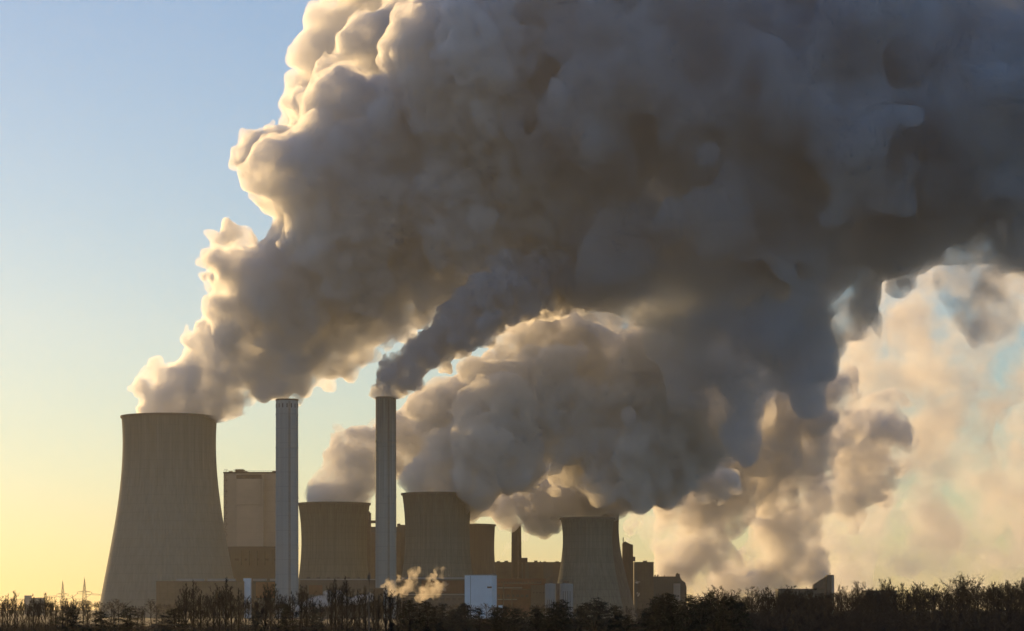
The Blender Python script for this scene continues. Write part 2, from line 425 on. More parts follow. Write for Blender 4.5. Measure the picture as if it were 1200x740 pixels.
STAIR = MB()
for k in range(14):
    z0 = b.Z(640)+k*6.2; sg = 1 if k % 2 else -1
    STAIR.tube((b.X(264.6)-sg*1.6, -1.4, z0), (b.X(264.6)+sg*1.6, -1.4, z0+6.2), .18, .18, 4)
    STAIR.box(b.X(264.6)-2.2, b.X(264.6)+2.2, -2.2, -.6, z0+6.1, z0+6.3)
STAIR.build('outside_stair', M_STEEL, b.t)
for k in range(6): b.box('window', M_GLASS, 265+k*11.5, 270+k*11.5, 655, 657.5, -12.15, .14)
for k in range(5): b.box('duct', M_GREY, 282+k*9, 285+k*9, 646, 663, -15, 2.9)
b.box('railing', M_STEEL, 262, 339, 551.9, 552.2, .5, .3)
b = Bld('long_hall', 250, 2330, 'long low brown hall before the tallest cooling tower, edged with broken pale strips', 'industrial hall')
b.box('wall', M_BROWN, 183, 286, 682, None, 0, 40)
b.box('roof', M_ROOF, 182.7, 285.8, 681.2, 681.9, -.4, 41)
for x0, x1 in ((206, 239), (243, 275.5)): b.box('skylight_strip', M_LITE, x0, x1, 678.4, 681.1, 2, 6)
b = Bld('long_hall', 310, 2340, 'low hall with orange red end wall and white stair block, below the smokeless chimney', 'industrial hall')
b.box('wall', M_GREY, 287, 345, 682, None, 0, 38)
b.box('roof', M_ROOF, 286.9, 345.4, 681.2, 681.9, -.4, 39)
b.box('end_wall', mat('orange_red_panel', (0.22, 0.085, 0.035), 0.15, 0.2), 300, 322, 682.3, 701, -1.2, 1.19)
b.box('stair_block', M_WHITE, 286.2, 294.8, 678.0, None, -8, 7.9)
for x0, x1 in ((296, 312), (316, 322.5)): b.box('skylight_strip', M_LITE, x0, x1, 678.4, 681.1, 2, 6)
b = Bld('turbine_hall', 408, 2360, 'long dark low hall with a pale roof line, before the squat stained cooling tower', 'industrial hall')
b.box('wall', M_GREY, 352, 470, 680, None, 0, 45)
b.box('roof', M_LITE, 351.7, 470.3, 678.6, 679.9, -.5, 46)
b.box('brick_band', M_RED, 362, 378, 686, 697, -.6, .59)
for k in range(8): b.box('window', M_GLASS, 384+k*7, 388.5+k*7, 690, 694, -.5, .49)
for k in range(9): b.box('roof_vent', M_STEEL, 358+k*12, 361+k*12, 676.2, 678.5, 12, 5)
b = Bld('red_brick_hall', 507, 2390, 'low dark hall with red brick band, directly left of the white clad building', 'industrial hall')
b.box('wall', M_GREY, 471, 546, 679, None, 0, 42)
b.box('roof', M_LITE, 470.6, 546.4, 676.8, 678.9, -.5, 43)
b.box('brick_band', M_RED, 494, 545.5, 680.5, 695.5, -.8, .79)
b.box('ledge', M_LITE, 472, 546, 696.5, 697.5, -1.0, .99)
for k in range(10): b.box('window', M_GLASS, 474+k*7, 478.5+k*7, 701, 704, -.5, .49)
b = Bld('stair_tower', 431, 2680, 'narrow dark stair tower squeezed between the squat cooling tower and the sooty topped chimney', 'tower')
b.box('shaft', M_STEEL, 427.5, 434.2, 601, None, 0, 12)
b.box('bridge', M_STEEL, 434.3, 446, 610, 613.2, 3, 5)
b.box('roof_box', M_ROOF, 429, 433, 599.4, 600.95, 2, 6)
b = Bld('boiler_house', 456, 2900, 'dark boiler house seen on both sides of the sooty topped chimney', 'power plant building')
b.box('wall', M_GREY, 434, 500, 617.5, None, 0, 50)
b.box('lean_to', M_BROWN, 434, 470, 624.5, None, -14, 13.9)
for x0, x1, y0 in ((465, 468.6, 613.6), (468.8, 474, 615), (441, 446, 616)): b.box('rooftop_plant', M_STEEL, x0, x1, y0, 617.45, 8, 9)
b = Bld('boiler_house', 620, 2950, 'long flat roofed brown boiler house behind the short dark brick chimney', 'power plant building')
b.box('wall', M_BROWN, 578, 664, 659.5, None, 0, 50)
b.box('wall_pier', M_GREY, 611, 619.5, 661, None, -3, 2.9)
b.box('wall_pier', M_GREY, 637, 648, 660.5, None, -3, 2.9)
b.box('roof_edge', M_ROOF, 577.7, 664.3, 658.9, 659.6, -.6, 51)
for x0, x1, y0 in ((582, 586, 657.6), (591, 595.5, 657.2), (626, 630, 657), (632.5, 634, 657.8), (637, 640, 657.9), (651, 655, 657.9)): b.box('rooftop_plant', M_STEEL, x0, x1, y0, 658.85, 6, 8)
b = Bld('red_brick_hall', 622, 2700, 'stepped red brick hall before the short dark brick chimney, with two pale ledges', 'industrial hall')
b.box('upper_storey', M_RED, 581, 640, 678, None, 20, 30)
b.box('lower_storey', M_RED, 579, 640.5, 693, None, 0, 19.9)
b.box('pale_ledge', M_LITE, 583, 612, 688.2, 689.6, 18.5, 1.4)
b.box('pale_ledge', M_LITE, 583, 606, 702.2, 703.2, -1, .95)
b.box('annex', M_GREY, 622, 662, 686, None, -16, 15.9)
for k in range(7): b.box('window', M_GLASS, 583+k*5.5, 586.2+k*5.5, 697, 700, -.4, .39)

def pipes(b, pts, r, off, name='pipe', m=None):
    k = MB(); q = [(b.X(x), off, b.Z(y)) for x, y in pts]
    for u, v in zip(q[:-1], q[1:]): k.tube(u, v, r, r, 8)
    k.build(name, m or M_STEEL, b.t)
def rows(b, x0, x1, n, y0, h, off):
    for k in range(n):
        x = x0+(x1-x0)*k/n; b.box('window', M_GLASS, x, x+(x1-x0)/n*.55, y0, y0+h, off-.12, .11)
pipes(b, [(590, 712), (590, 684), (634, 684)], .7, -1.5); pipes(b, [(600, 720), (600, 691), (640, 691)], .5, -1.2)
rows(b, 584, 636, 16, 681.5, 1.6, 20); rows(b, 624, 660, 9, 694, 1.6, -16)
for k in range(5): b.box('roof_vent', M_STEEL, 586+k*10, 588.4+k*10, 675.8, 677.95, 26, 4)
b = Bld('coal_conveyor', 610, 2800, 'thin sloping conveyor gallery climbing to the long flat roofed brown boiler house', 'conveyor')
b.poly('gallery', M_STEEL, [(614, 700), (614, 697), (652, 670), (652, 673)], 10, 14)
for x, y in ((622, 694), (632, 687), (642, 680)): b.box('trestle', M_STEEL, x, x+.8, y, None, 11.5, 1)
# the white clad building turned a little so that its sunny flank shows
b = Bld('white_clad_building', 560, 2120, 'bright white clad block with one sunny edge, left of a grey ladder tower', 'industrial building')
t = b.t; s = b.s; Wd = 32.0*s/ math.cos(math.radians(10)); Hh = b.Z(674.5)
t.rotation_euler = (0, 0, math.radians(-10)); t.location.x += .5*s; 
MB().box(-Wd/2, Wd/2, 0, 24, 0, Hh).build('wall', M_WHITE, t)
MB().box(-Wd/2-.25, Wd/2+.25, -.25, 24.25, Hh-.01, Hh+.7).build('roof_edge', M_LITE, t)
MB().box(-Wd/2+5, -Wd/2+5.4, -.15, -.003, 0, Hh-.6).build('corner_strip', M_LITE, t)
MB().box(8.0, 12.2, -.2, -.003, Hh-11.4, Hh-9.9).build('sign_panel', M_STEEL, t)
b = Bld('ladder_tower', 579, 2145, 'slim grey ladder tower with a column of small openings, right beside the white clad building', 'tower')
b.box('shaft', M_GREY, 576.8, 581.2, 671.5, None, 0, 4.5)
for k in range(8): b.box('opening', M_GLASS, 578.2, 579.6, 676+k*4.4, 678+k*4.4, -.1, .09)
b = Bld('site_hut', 586, 2100, 'tiny white hut at the tree tops right of the white clad building', 'hut')
b.box('wall', M_WHITE, 583.8, 589, 709.5, None, 0, 5)
b.box('roof', M_ROOF, 583.5, 589.3, 708.9, 709.45, -.3, 5.6)

for i, (x0, x1, lab) in enumerate(((638.5, 651.5, 'left one of two pale silos in front of the slender waisted cooling tower'), (656, 671.6, 'right and broader one of two pale silos in front of the slender waisted cooling tower'))):
    b = Bld('silo', (x0+x1)/2, 2200, lab, 'silo', group='pale silos')
    r = (x1-x0)/2*b.s; H = b.Z(685)
    MB().lathe([(r, 0), (r, H), (r*.96, H+.5), (.01, H+.9)], 40).build('shell', M_LITE, b.t)
    for a in (-120, -100, -80, -58): 
        th = math.radians(a); MB().box(-.25, .25, -.3, .3, 0, H*(.55 if i == 0 else .8)).build('downpipe', M_STEEL, b.t, loc=(r*math.cos(th), r*math.sin(th), 0))
    fr = MB(); h2 = b.Z(679.5)
    for k in range(7):
        x = -r+2*r*k/6; fr.tube((x, -1, H), (x, -1, h2), .18, .18)
    for z in (h2, (h2+H)/2+.5): fr.tube((-r, -1, z), (r, -1, z), .18, .18)
    fr.build('roof_frame', M_STEEL, b.t)
    MB().box(-r*.5, r*.4, 0, 4, H+.9, h2-1).build('roof_cabin', M_GREY, b.t)
b = Bld('pipe_rack', 653.8, 2215, 'narrow grey pipe rack filling the gap between the two pale silos', 'pipe rack')
b.box('frame', M_STEEL, 651.9, 655.6, 684, None, 0, 3)
b = Bld('brick_chimney', 735.8, 2780, 'broad dark square stack with a ragged steaming top, right of the twin cooling towers', 'chimney')
b.poly('shaft', M_CH3, [(729.2, 722), (729.6, 637), (732.5, 634.6), (738, 637.5), (741.8, 638.6), (742.4, 722)], 0, 13)
b.box('spike', M_STEEL, 729.9, 730.9, 629.8, 636.9, 3, 1)
b.box('side_cabin', M_STEEL, 742.3, 744.6, 652.5, 658, 2, 6)
b = Bld('boiler_house', 755, 2840, 'square brown boiler house right of the dark steaming stack', 'power plant building')
b.box('wall', M_BROWN, 743.5, 766, 659.4, None, 0, 40)
b.box('pier', M_GREY, 743, 747, 659.9, None, -3, 2.9)
b.box('roof_edge', M_ROOF, 743.2, 766.4, 658.8, 659.5, -.6, 41)
b.box('rooftop_plant', M_STEEL, 754, 758.6, 657.2, 658.75, 5, 8)
b = Bld('workshop_hall', 785, 2880, 'low dark hall with stubby roof vents and rounded corner, left of the golden steam columns', 'industrial hall')
b.poly('wall', M_GREY, [(765.5, 722), (765.5, 676.5), (797, 676.5), (799, 680), (803, 683), (804.5, 688), (804.8, 722)], 0, 40)
b.box('roof_edge', M_ROOF, 765.5, 797.2, 675.8, 676.6, -.6, 41)
b.box('pale_panel', M_CLAD, 789.2, 797.2, 684, None, -1, .95)
for x0, x1, y0 in ((767.4, 769, 673.8), (770.6, 772.2, 673.6), (778.6, 779.6, 674.4), (792.5, 797, 672.6), (793.5, 795, 671.6)):
    b.box('roof_vent', M_STEEL, x0, x1, y0, 675.75, 6+x0 % 3, 4)
b = Bld('flat_shed', 938, 2700, 'long low flat roofed shed under the right hand steam column', 'shed')
b.box('wall', M_GREY, 912, 966, 691, None, 0, 30)
b.box('roof', M_ROOF, 911.6, 966, 690.2, 691.0, -.5, 31)
b = Bld('slab_tower', 970, 2700, 'thin upright slab tower with a sloping conveyor, rising above the wood at the right', 'tower')
b.box('slab', M_GREY, 969.2, 977.6, 674, None, 0, 16)
b.box('slab_edge', M_LITE, 974.6, 977.4, 675, None, -.8, .78)
b.poly('conveyor', M_STEEL, [(953.5, 724), (953.5, 685.5), (961, 680.5), (969.1, 675.5), (969.1, 724)], 3, 9)
b.box('beacon_mast', M_STEEL, 973.0, 973.8, 671.2, 673.95, 5, 1)
b = Bld('flat_shed', 1033, 1500, 'plain dark shed roof showing between the bare trees right of the slab tower', 'shed')
b.box('wall', M_GREY, 1015, 1051, 692.6, None, 0, 20)
b.box('roof', M_ROOF, 1014.6, 1051.4, 692.0, 692.6, -.4, 21)
b = Bld('distant_block', 39, 3500, 'small pale block with a taller end, on the skyline at the far left', 'building')
b.box('tall_end', M_CLAD, 28.5, 34, 698, None, 0, 20)
b.box('main_wall', M_LITE, 34.05, 49, 701.3, None, 2, 20)
b.box('roof_edge', M_ROOF, 34.05, 49.3, 700.9, 701.35, 1.6, 21)
b = Bld('stub_stack', 443, 2000, 'stubby dark square stack at the tree tops before the sooty topped chimney', 'chimney')
b.box('shaft', M_CH3, 437.5, 449, 690.5, None, 0, 8)
b.box('cap', M_ROOF, 437.1, 449.4, 689.2, 690.5, -.3, 8.6)

# ------------------------------------------------------------------ pylons and lines
def pylon(px, D, pytop, arms, label):
    s = D/F; b = P(px, 715, D); b.z = 0; Z = lambda py: CAMH+(HY-py)*s; H = Z(pytop)
    t = empty('pylon', b, label=label, cat='pylon', group='lattice pylons')
    m = MB(); w0 = 4.2; wk = 1.9; zk = Z(arms[0][0])
    def W(z): return w0+(wk-w0)*z/zk if z < zk else wk*(1-(z-zk)/(H-zk))+.1
    lv = [0, zk*.2, zk*.38, zk*.54, zk*.68, zk*.8, zk*.9, zk, zk+(H-zk)*.3, zk+(H-zk)*.6, H]
    for a, c in zip(lv[:-1], lv[1:]):
        for sx, sy in ((1,1),(1,-1),(-1,1),(-1,-1)):
            m.tube((sx*W(a), sy*W(a), a), (sx*W(c), sy*W(c), c), .22, .22)
        for sy in (1, -1):
            m.tube((-W(a), sy*W(a), a), (W(c), sy*W(c), c), .12, .12, 3); m.tube((W(a), sy*W(a), a), (-W(c), sy*W(c), c), .12, .12, 3)
    m.build('lattice_mast', M_STEEL, t)
    tips = []
    for (py, hw) in arms:
        z = Z(py); a = MB(); hw *= s
        for sg in (-1, 1):
            a.tube((0, 0, z+1.6), (sg*hw, 0, z), .3, .2); a.tube((0, 0, z), (sg*hw, 0, z), .35, .2)
            for k in range(1, 5): a.tube((sg*hw*k/5, 0, z), (sg*hw*(k+.5)/5, 0, z+1.6*(1-(k+.5)/5)), .12, .12, 3)
            tips.append(b + Vector((sg*hw, 0, z-2.2)))
        a.build('cross_arm', M_STEEL, t)
        for sg in (-1, 1): MB().tube((sg*hw, 0, z), (sg*hw, 0, z-2.2), .25, .25).build('insulator', M_DARK, t)
    MB().tube((0, 0, Z(arms[0][0])+1), (0, 0, H+2), .35, .2).build('peak', M_STEEL, t)
    return tips
tp1 = pylon(99, 3200, 678.5, [(694, 8.5), (705.5, 8)], 'nearer of two lattice pylons, closest to the tallest cooling tower')
tp2 = pylon(73.5, 3500, 681.5, [(696.5, 7), (706, 6)], 'farther lattice pylon, right of the small pale block on the skyline')
wm = MB()
def wire(a, c, sag):
    pr = None
    for k in range(17):
        u = k/16; q = a.lerp(c, u); q.z -= sag*4*u*(1-u)
        if pr is not None: wm.tube(pr, q, .22, .22, 3, cap=False)
        pr = q
for a, c in zip(tp1, tp2):
    wire(a, c, 6)
for a in tp2: wire(a, a+Vector((-330, 250, 0)), 8)
for a in tp1: wire(a, a+Vector((420, -60, 0)), 8)
tag(wm.build('power_line', M_STEEL), 'thin sagging cables strung between the two lattice pylons on the left skyline', 'power line')

# fittings hang on the part that carries them
CARRY = {'window': ('wall', 'base_block', 'upper_storey'), 'opening': ('shaft',), 'louvre_band': ('tower_block',), 'rooftop_plant': ('roof_edge', 'wall'),
         'roof_vent': ('roof', 'roof_edge', 'upper_storey'), 'skylight_strip': ('roof',), 'vent_pipe': ('roof_edge',), 'railing': ('roof_edge',), 'vent_slot': ('shaft',), 'ladder': ('shaft',),
         'seam_ring': ('shaft',), 'insulator': ('cross_arm',), 'sign_panel': ('wall',), 'corner_strip': ('wall',), 'beacon_mast': ('slab',), 'slab_edge': ('slab',), 'pale_panel': ('wall',),
         'brick_band': ('wall',), 'ledge': ('wall',), 'wall_pier': ('wall',), 'duct': ('base_block',), 'outside_stair': ('tower_block',), 'roof_cabin': ('shell',), 'downpipe': ('shell',)}
for t in [o for o in C.objects if o.type == 'EMPTY']:
    kids = [c for c in C.objects if c.parent == t]
    for c in kids:
        for want in CARRY.get(c.name.split('.')[0], ()):
            host = next((h for h in kids if h.name.split('.')[0] == want), None)
            if host: c.parent = host; break
# ------------------------------------------------------------------ trees
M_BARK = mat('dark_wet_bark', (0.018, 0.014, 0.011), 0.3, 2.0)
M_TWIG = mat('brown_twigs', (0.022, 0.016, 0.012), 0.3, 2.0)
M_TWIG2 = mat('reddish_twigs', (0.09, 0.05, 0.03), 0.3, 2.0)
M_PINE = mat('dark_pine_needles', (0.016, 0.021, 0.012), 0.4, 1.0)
def mesh_of(mb, name, m):
    me = bpy.data.meshes.new(name); me.from_pydata(mb.v, [], mb.f); me.update(); me.materials.append(m); return me
def bare_tree(seed, H, spread, up, n1, depth, start, lean=0.03, tw=.035):
    """trunk and branch meshes of a leafless tree H metres tall"""
    R = random.Random(seed); tr = MB(); br = MB()
    pts = [Vector((0, 0, -.3))]; segs = 12
    for k in range(segs): pts.append(pts[-1]+Vector((R.gauss(0, lean)*H/segs*2, R.gauss(0, lean)*H/segs*2, (H*.93)/segs)))
    rad = lambda u: .016*H*(1-u)**.8+.03
    for k in range(segs): tr.tube(pts[k], pts[k+1], rad(k/segs), rad((k+1)/segs), 6, cap=False)
    def grow(p, d, L, r, lv):
        n = 4 if lv > 0 else 3; q = p; dd = d.copy(); kids = []
        for k in range(n):
            dd = (dd + Vector((R.gauss(0, .16), R.gauss(0, .16), R.gauss(.05, .12)+up*.10))).normalized()
            q2 = q+dd*(L/n); ra = r*(1-k/n*.8); rb = r*(1-(k+1)/n*.8)
            br.tube(q, q2, max(ra, tw*.6), max(rb, tw*.5), 3 if lv < 2 else 4, cap=False)
            q = q2; kids.append((q, dd.copy(), (k+1)/n))
        if lv <= 0: return
        m = R.randint(5, 7) if lv > 1 else R.randint(4, 6)
        for _ in range(m):
            q, dv, u = kids[R.randint(0, n-1)]
            ax = Vector((R.gauss(0, 1), R.gauss(0, 1), R.gauss(0, .6)+up*.5)).normalized()
            nd = (dv*1.0+ax*R.uniform(.5, .95)).normalized()
            grow(q, nd, L*R.uniform(.38, .62)*(1.15-u*.4), r*.5, lv-1)
    for k in range(n1):
        u = start+(1-start)*(k+.5)/n1; i = min(segs-1, int(u*segs)); p = pts[i].lerp(pts[i+1], u*segs-i)
        a = k*2.4+R.uniform(-.5, .5); el = math.radians(R.uniform(20, 40)+up*38)
        prof = math.sin(math.pi*min(1, (u-start)/(1-start)*.85+.22))
        d = Vector((math.cos(a)*math.cos(el), math.sin(a)*math.cos(el), math.sin(el)))
        grow(p, d, H*spread*max(.25, prof)*R.uniform(.75, 1.2), rad(u)*.55, depth)
    return mesh_of(tr, 'trunk', M_BARK), mesh_of(br, 'branches', M_TWIG)
def pine_tree(seed, H, spread):
    """trunk with uneven, near horizontal plates of needle clumps"""
    R = random.Random(seed); tr = MB(); cr = MB(); pts = [Vector((0, 0, -.3))]
    for k in range(8): pts.append(pts[-1]+Vector((R.gauss(0, .12), R.gauss(0, .12), (H+.2)/8)))
    for k in range(8): tr.tube(pts[k], pts[k+1], .18*(1-k/8.6), .18*(1-(k+1)/8.6), 6, cap=False)
    n = int(H*3.6)
    for k in range(n):
        u = .12+.88*(k/n)**.9; i = min(7, int(u*8)); p = pts[i].lerp(pts[i+1], u*8-i)
        a = k*2.4+R.uniform(-.6, .6); L = H*spread*((1-u)**.75+.10)*R.uniform(.55, 1.2)
        el = R.uniform(.02, .35); d = Vector((math.cos(a)*math.cos(el), math.sin(a)*math.cos(el), math.sin(el)))
        e = p+d*L; tr.tube(p, e, .05, .02, 3, cap=False)
        m = int(8+L*13)
        for j in range(m):
            v = R.uniform(.25, 1.05); c = p.lerp(e, v)+Vector((R.gauss(0, .26), R.gauss(0, .26), R.gauss(.03, .11)))
            for _ in range(5):
                o = c+Vector((R.gauss(0, .14), R.gauss(0, .14), R.gauss(0, .08)))
                t1 = Vector((R.gauss(0, 1), R.gauss(0, 1), R.gauss(.3, .6))).normalized()*R.uniform(.10, .24)
                t2 = t1.orthogonal().normalized()*R.uniform(.03, .07); b = len(cr.v)
                cr.v += [tuple(o-t2), tuple(o+t1), tuple(o+t2), tuple(o-t1*.6)]; cr.f.append((b, b+1, b+2, b+3))
    return mesh_of(tr, 'trunk', M_BARK), mesh_of(cr, 'needles', M_PINE)
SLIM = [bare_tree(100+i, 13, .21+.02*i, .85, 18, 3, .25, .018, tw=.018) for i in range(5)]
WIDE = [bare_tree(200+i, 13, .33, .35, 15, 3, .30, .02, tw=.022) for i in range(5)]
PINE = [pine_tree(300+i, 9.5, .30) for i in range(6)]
RT = random.Random(5)
def plant(kind, px, pytop, D, label, group, name, cat='tree', wscale=1.0, red=False):
    pr = RT.choice({'slim': SLIM, 'wide': WIDE, 'pine': PINE}[kind]); h0 = {'pine': 9.5, 'slim': 12.1, 'wide': 12.6}[kind]
    b = P(px, 715, D); b.z = 0; H = CAMH+(HY-pytop)/F*D; k = H/h0
    t = empty(name, b, RT.uniform(0, 6.28), label=label, cat=cat, group=group); t.scale = (k*wscale, k*wscale, k)
    for me, nm in zip(pr, ('trunk', 'needles' if kind == 'pine' else 'branches')):
        o = bpy.data.objects.new(nm, me); C.objects.link(o); o.parent = t
    return t
# slim bare trees of the left half, left to right; (px, top py, D)
BARE_L = [(3,702,500),(9,699,520),(17,697,470),(27,704,520),(34,706,480),(40,698,500),(46,703,540),(53,697,460),(60,703,520),(66,706,490),(73,700,500),(79,703,520),(85,698,470),(103,708,560),(133,711,600),(167,712,600)]
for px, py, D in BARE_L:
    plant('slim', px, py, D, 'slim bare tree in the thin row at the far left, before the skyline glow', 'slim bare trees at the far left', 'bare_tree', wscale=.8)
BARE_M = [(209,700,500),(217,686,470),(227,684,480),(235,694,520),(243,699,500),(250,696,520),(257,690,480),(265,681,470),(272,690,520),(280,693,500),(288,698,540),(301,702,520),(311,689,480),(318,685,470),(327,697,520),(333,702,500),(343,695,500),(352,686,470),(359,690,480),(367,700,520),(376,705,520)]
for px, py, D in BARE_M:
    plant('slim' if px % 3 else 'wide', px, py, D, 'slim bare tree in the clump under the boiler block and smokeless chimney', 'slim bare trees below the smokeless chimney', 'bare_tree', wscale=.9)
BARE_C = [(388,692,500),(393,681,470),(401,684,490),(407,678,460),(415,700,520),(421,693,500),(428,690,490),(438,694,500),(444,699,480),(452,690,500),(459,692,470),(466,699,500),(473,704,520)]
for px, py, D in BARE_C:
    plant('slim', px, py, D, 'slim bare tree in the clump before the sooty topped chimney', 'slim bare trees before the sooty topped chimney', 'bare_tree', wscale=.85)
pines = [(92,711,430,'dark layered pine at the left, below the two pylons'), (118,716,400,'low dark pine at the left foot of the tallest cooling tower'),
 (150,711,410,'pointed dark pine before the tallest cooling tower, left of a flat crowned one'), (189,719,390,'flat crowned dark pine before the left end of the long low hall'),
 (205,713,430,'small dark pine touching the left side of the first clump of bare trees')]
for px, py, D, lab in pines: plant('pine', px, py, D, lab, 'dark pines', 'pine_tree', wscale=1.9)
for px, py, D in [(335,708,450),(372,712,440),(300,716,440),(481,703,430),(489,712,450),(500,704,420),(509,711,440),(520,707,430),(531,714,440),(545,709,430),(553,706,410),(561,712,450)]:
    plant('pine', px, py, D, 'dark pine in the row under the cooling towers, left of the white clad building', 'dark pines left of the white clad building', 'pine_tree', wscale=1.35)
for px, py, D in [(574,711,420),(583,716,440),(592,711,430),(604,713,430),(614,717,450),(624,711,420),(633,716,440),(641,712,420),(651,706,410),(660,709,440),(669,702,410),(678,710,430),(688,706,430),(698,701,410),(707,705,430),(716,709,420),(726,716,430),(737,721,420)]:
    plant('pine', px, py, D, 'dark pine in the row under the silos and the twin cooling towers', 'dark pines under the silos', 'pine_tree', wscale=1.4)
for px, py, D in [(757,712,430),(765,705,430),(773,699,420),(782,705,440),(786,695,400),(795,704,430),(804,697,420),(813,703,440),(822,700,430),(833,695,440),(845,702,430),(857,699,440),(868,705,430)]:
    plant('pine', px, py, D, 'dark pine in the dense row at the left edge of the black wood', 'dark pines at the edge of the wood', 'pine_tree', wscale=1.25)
# the wood at the right, rows of bare round crowned trees
TOPS = [(780,704),(830,697),(842,688),(862,694),(880,690),(900,691),(915,695),(925,689),(950,692),(985,690),(1005,685),(1020,691),(1040,682),(1060,687),(1078,684),(1095,687),(1110,692),(1130,676),(1146,683),(1165,684),(1182,682),(1200,679),(1220,684)]
def top_at(px):
    for (a, ya), (b_, yb) in zip(TOPS[:-1], TOPS[1:]):
        if a <= px <= b_: return ya+(yb-ya)*(px-a)/(b_-a)
    return 690
named = {1130: 'tallest round crowned bare tree standing out of the wood at the right', 1040: 'broad bare crown in the wood, directly right of the plain dark shed', 1200: 'bare tree rising at the very right edge of the picture', 1005: 'bare tree of the wood just right of the slab tower', 842: 'rounded bare crown below the left steam column'}
for px, py in TOPS:
    plant('wide', px, py-2, 640+RT.uniform(-30, 30), named.get(px, 'bare round crowned tree reaching the skyline of the black wood at the right'), 'bare trees of the right hand wood', 'bare_tree', wscale=1.2)
for k in range(78):
    px = 775+k*5.75+RT.uniform(-2, 2); D = RT.uniform(560, 800)
    plant('wide', px, top_at(px)+RT.uniform(3, 11), D, 'bare round crowned tree packed into the black wood at the right', 'packed bare trees of the wood', 'bare_tree', wscale=1.15)
# hazy trees at the foot of the works
for k in range(64):
    px = 100+k*10.6+RT.uniform(-4, 4); D = RT.uniform(1150, 1700)
    plant('wide', px, 706+RT.uniform(-6, 6) if px < 330 else 711+RT.uniform(-4, 4), D, 'faint hazy bare tree in the belt at the foot of the power plant', 'hazy bare trees at the foot of the plant', 'bare_tree', wscale=1.5)
for k in range(12):
    px = -6+k*9.6+RT.uniform(-3, 3)
    plant('wide', px, 708+RT.uniform(-3, 3), RT.uniform(1300, 1900), 'faint hazy bare tree on the far left skyline, behind the slim row', 'hazy bare trees on the left skyline', 'bare_tree', wscale=1.6)
b = P(432.3, 715, 440); b.z = 0; H = CAMH+(HY-671.5)/F*440
t = empty('mast', b, label='straight dark mast standing among the slim bare trees, left of the sooty topped chimney', cat='mast')
MB().tube((0, 0, -.3), (0, 0, H), .16, .09, 8).build('pole', M_STEEL, t)
MB().box(-.22, .22, -.2, .2, H-1.2, H-.4).build('antenna_box', M_STEEL, t)
# undergrowth: countless saplings and brambles, one mass
U = MB(); RU = random.Random(9)
def sapling(x, y, h, wd):
    n = 3
    for _ in range(n):
        p = Vector((x+RU.gauss(0, wd), y+RU.gauss(0, wd), 0)); hh = h*RU.uniform(.6, 1.05)
        q = p+Vector((RU.gauss(0, .12)*hh, RU.gauss(0, .12)*hh, hh)); U.tube(p, q, .05, .02, 3, cap=False)
        for _ in range(7):
            u = RU.uniform(.2, .95); a = p.lerp(q, u); e = a+Vector((RU.gauss(0, .16)*hh, RU.gauss(0, .16)*hh, RU.uniform(.05, .22)*hh))
            U.tube(a, e, .035, .015, 3, cap=False)
            for _ in range(3):
                v = a.lerp(e, RU.uniform(.3, 1)); f = v+Vector((RU.gauss(0, .5), RU.gauss(0, .5), RU.uniform(.1, .7)))
                U.tube(v, f, .025, .012, 3, cap=False)
for k in range(3800):
    px = RU.uniform(-10, 1215); D = RU.uniform(470, 700); x = (px-HX)/F*D
    if px < 470: h = RU.uniform(2.5, 5.2)
    elif px < 760: h = RU.uniform(4, 6.3)
    else: h = RU.uniform(5.5, 7.8)+(D-470)/230*1.5
    if px < 470 and RU.random() < .2: continue
    sapling(x, D, h, 1.2)
tag(U.build('undergrowth', M_TWIG), 'dark tangle of saplings and brambles filling the bottom edge between the trees', 'undergrowth', kind='stuff')
# ------------------------------------------------------------------ steam
W = (0.985, 0.985, 0.985)
S_BIG = vol_mat('billowing_steam', 0.18, (0.978, 0.982, 0.988), 0.55, noise=(24, 0.40, 0.62, 5, .15))
S_DARK = vol_mat('dense_flue_steam', 0.40, (0.945, 0.95, 0.965), 0.6, noise=(14, 0.42, 0.60, 4, .12))
S_HEAVY = vol_mat('heavy_steam', 0.10, (0.84, 0.87, 0.90), 0.5, noise=(75, 0.42, 0.58, 6, .10))
S_MID = vol_mat('rolling_steam', 0.17, (0.999, 0.997, 0.998), 0.3, noise=(24, 0.40, 0.62, 5, .12))
S_COL = vol_mat('drifting_steam', 0.11, (0.95, 0.935, 0.915), 0.5, noise=(45, 0.43, 0.64, 6, .04))
S_EDGE = vol_mat('sunlit_steam', 0.07, W, 0.6)
S_WISP = vol_mat('thin_wispy_steam', 0.019, (0.97, 0.955, 0.93), 0.6, noise=(90, 0.48, 0.66, 7, 0))

CL = (np.array([-1500., 400., 6.]), np.array([2400., 6500., 900.]))
TOP = lambda t: t[2]-2.5
def plume(name, label, ctrls, vox, m, seed, levels=2, k=8, extra=(), noises=((16, 1.5), (8, 1.2), (4, .9), (2, .5)), rmin=8, cat='steam plume', group=None, rim=None, late=(), **kw):
    rng = np.random.default_rng(seed); pf = []
    for c in ctrls: pf += path_puffs(c, rng, **kw)
    for (px, py, D, r) in extra:
        q = P(px, py, D); pf.append((q.x, q.y, q.z, .7*r*D/F))
    o = make_plume(name, pf, vox, m, seed, noises, levels, k, rmin=rmin, clip=CL, rim=rim,
                   late=[(*P(px, py, D), r*D/F) for px, py, D, r in late])
    return tag(o, label, cat, group)

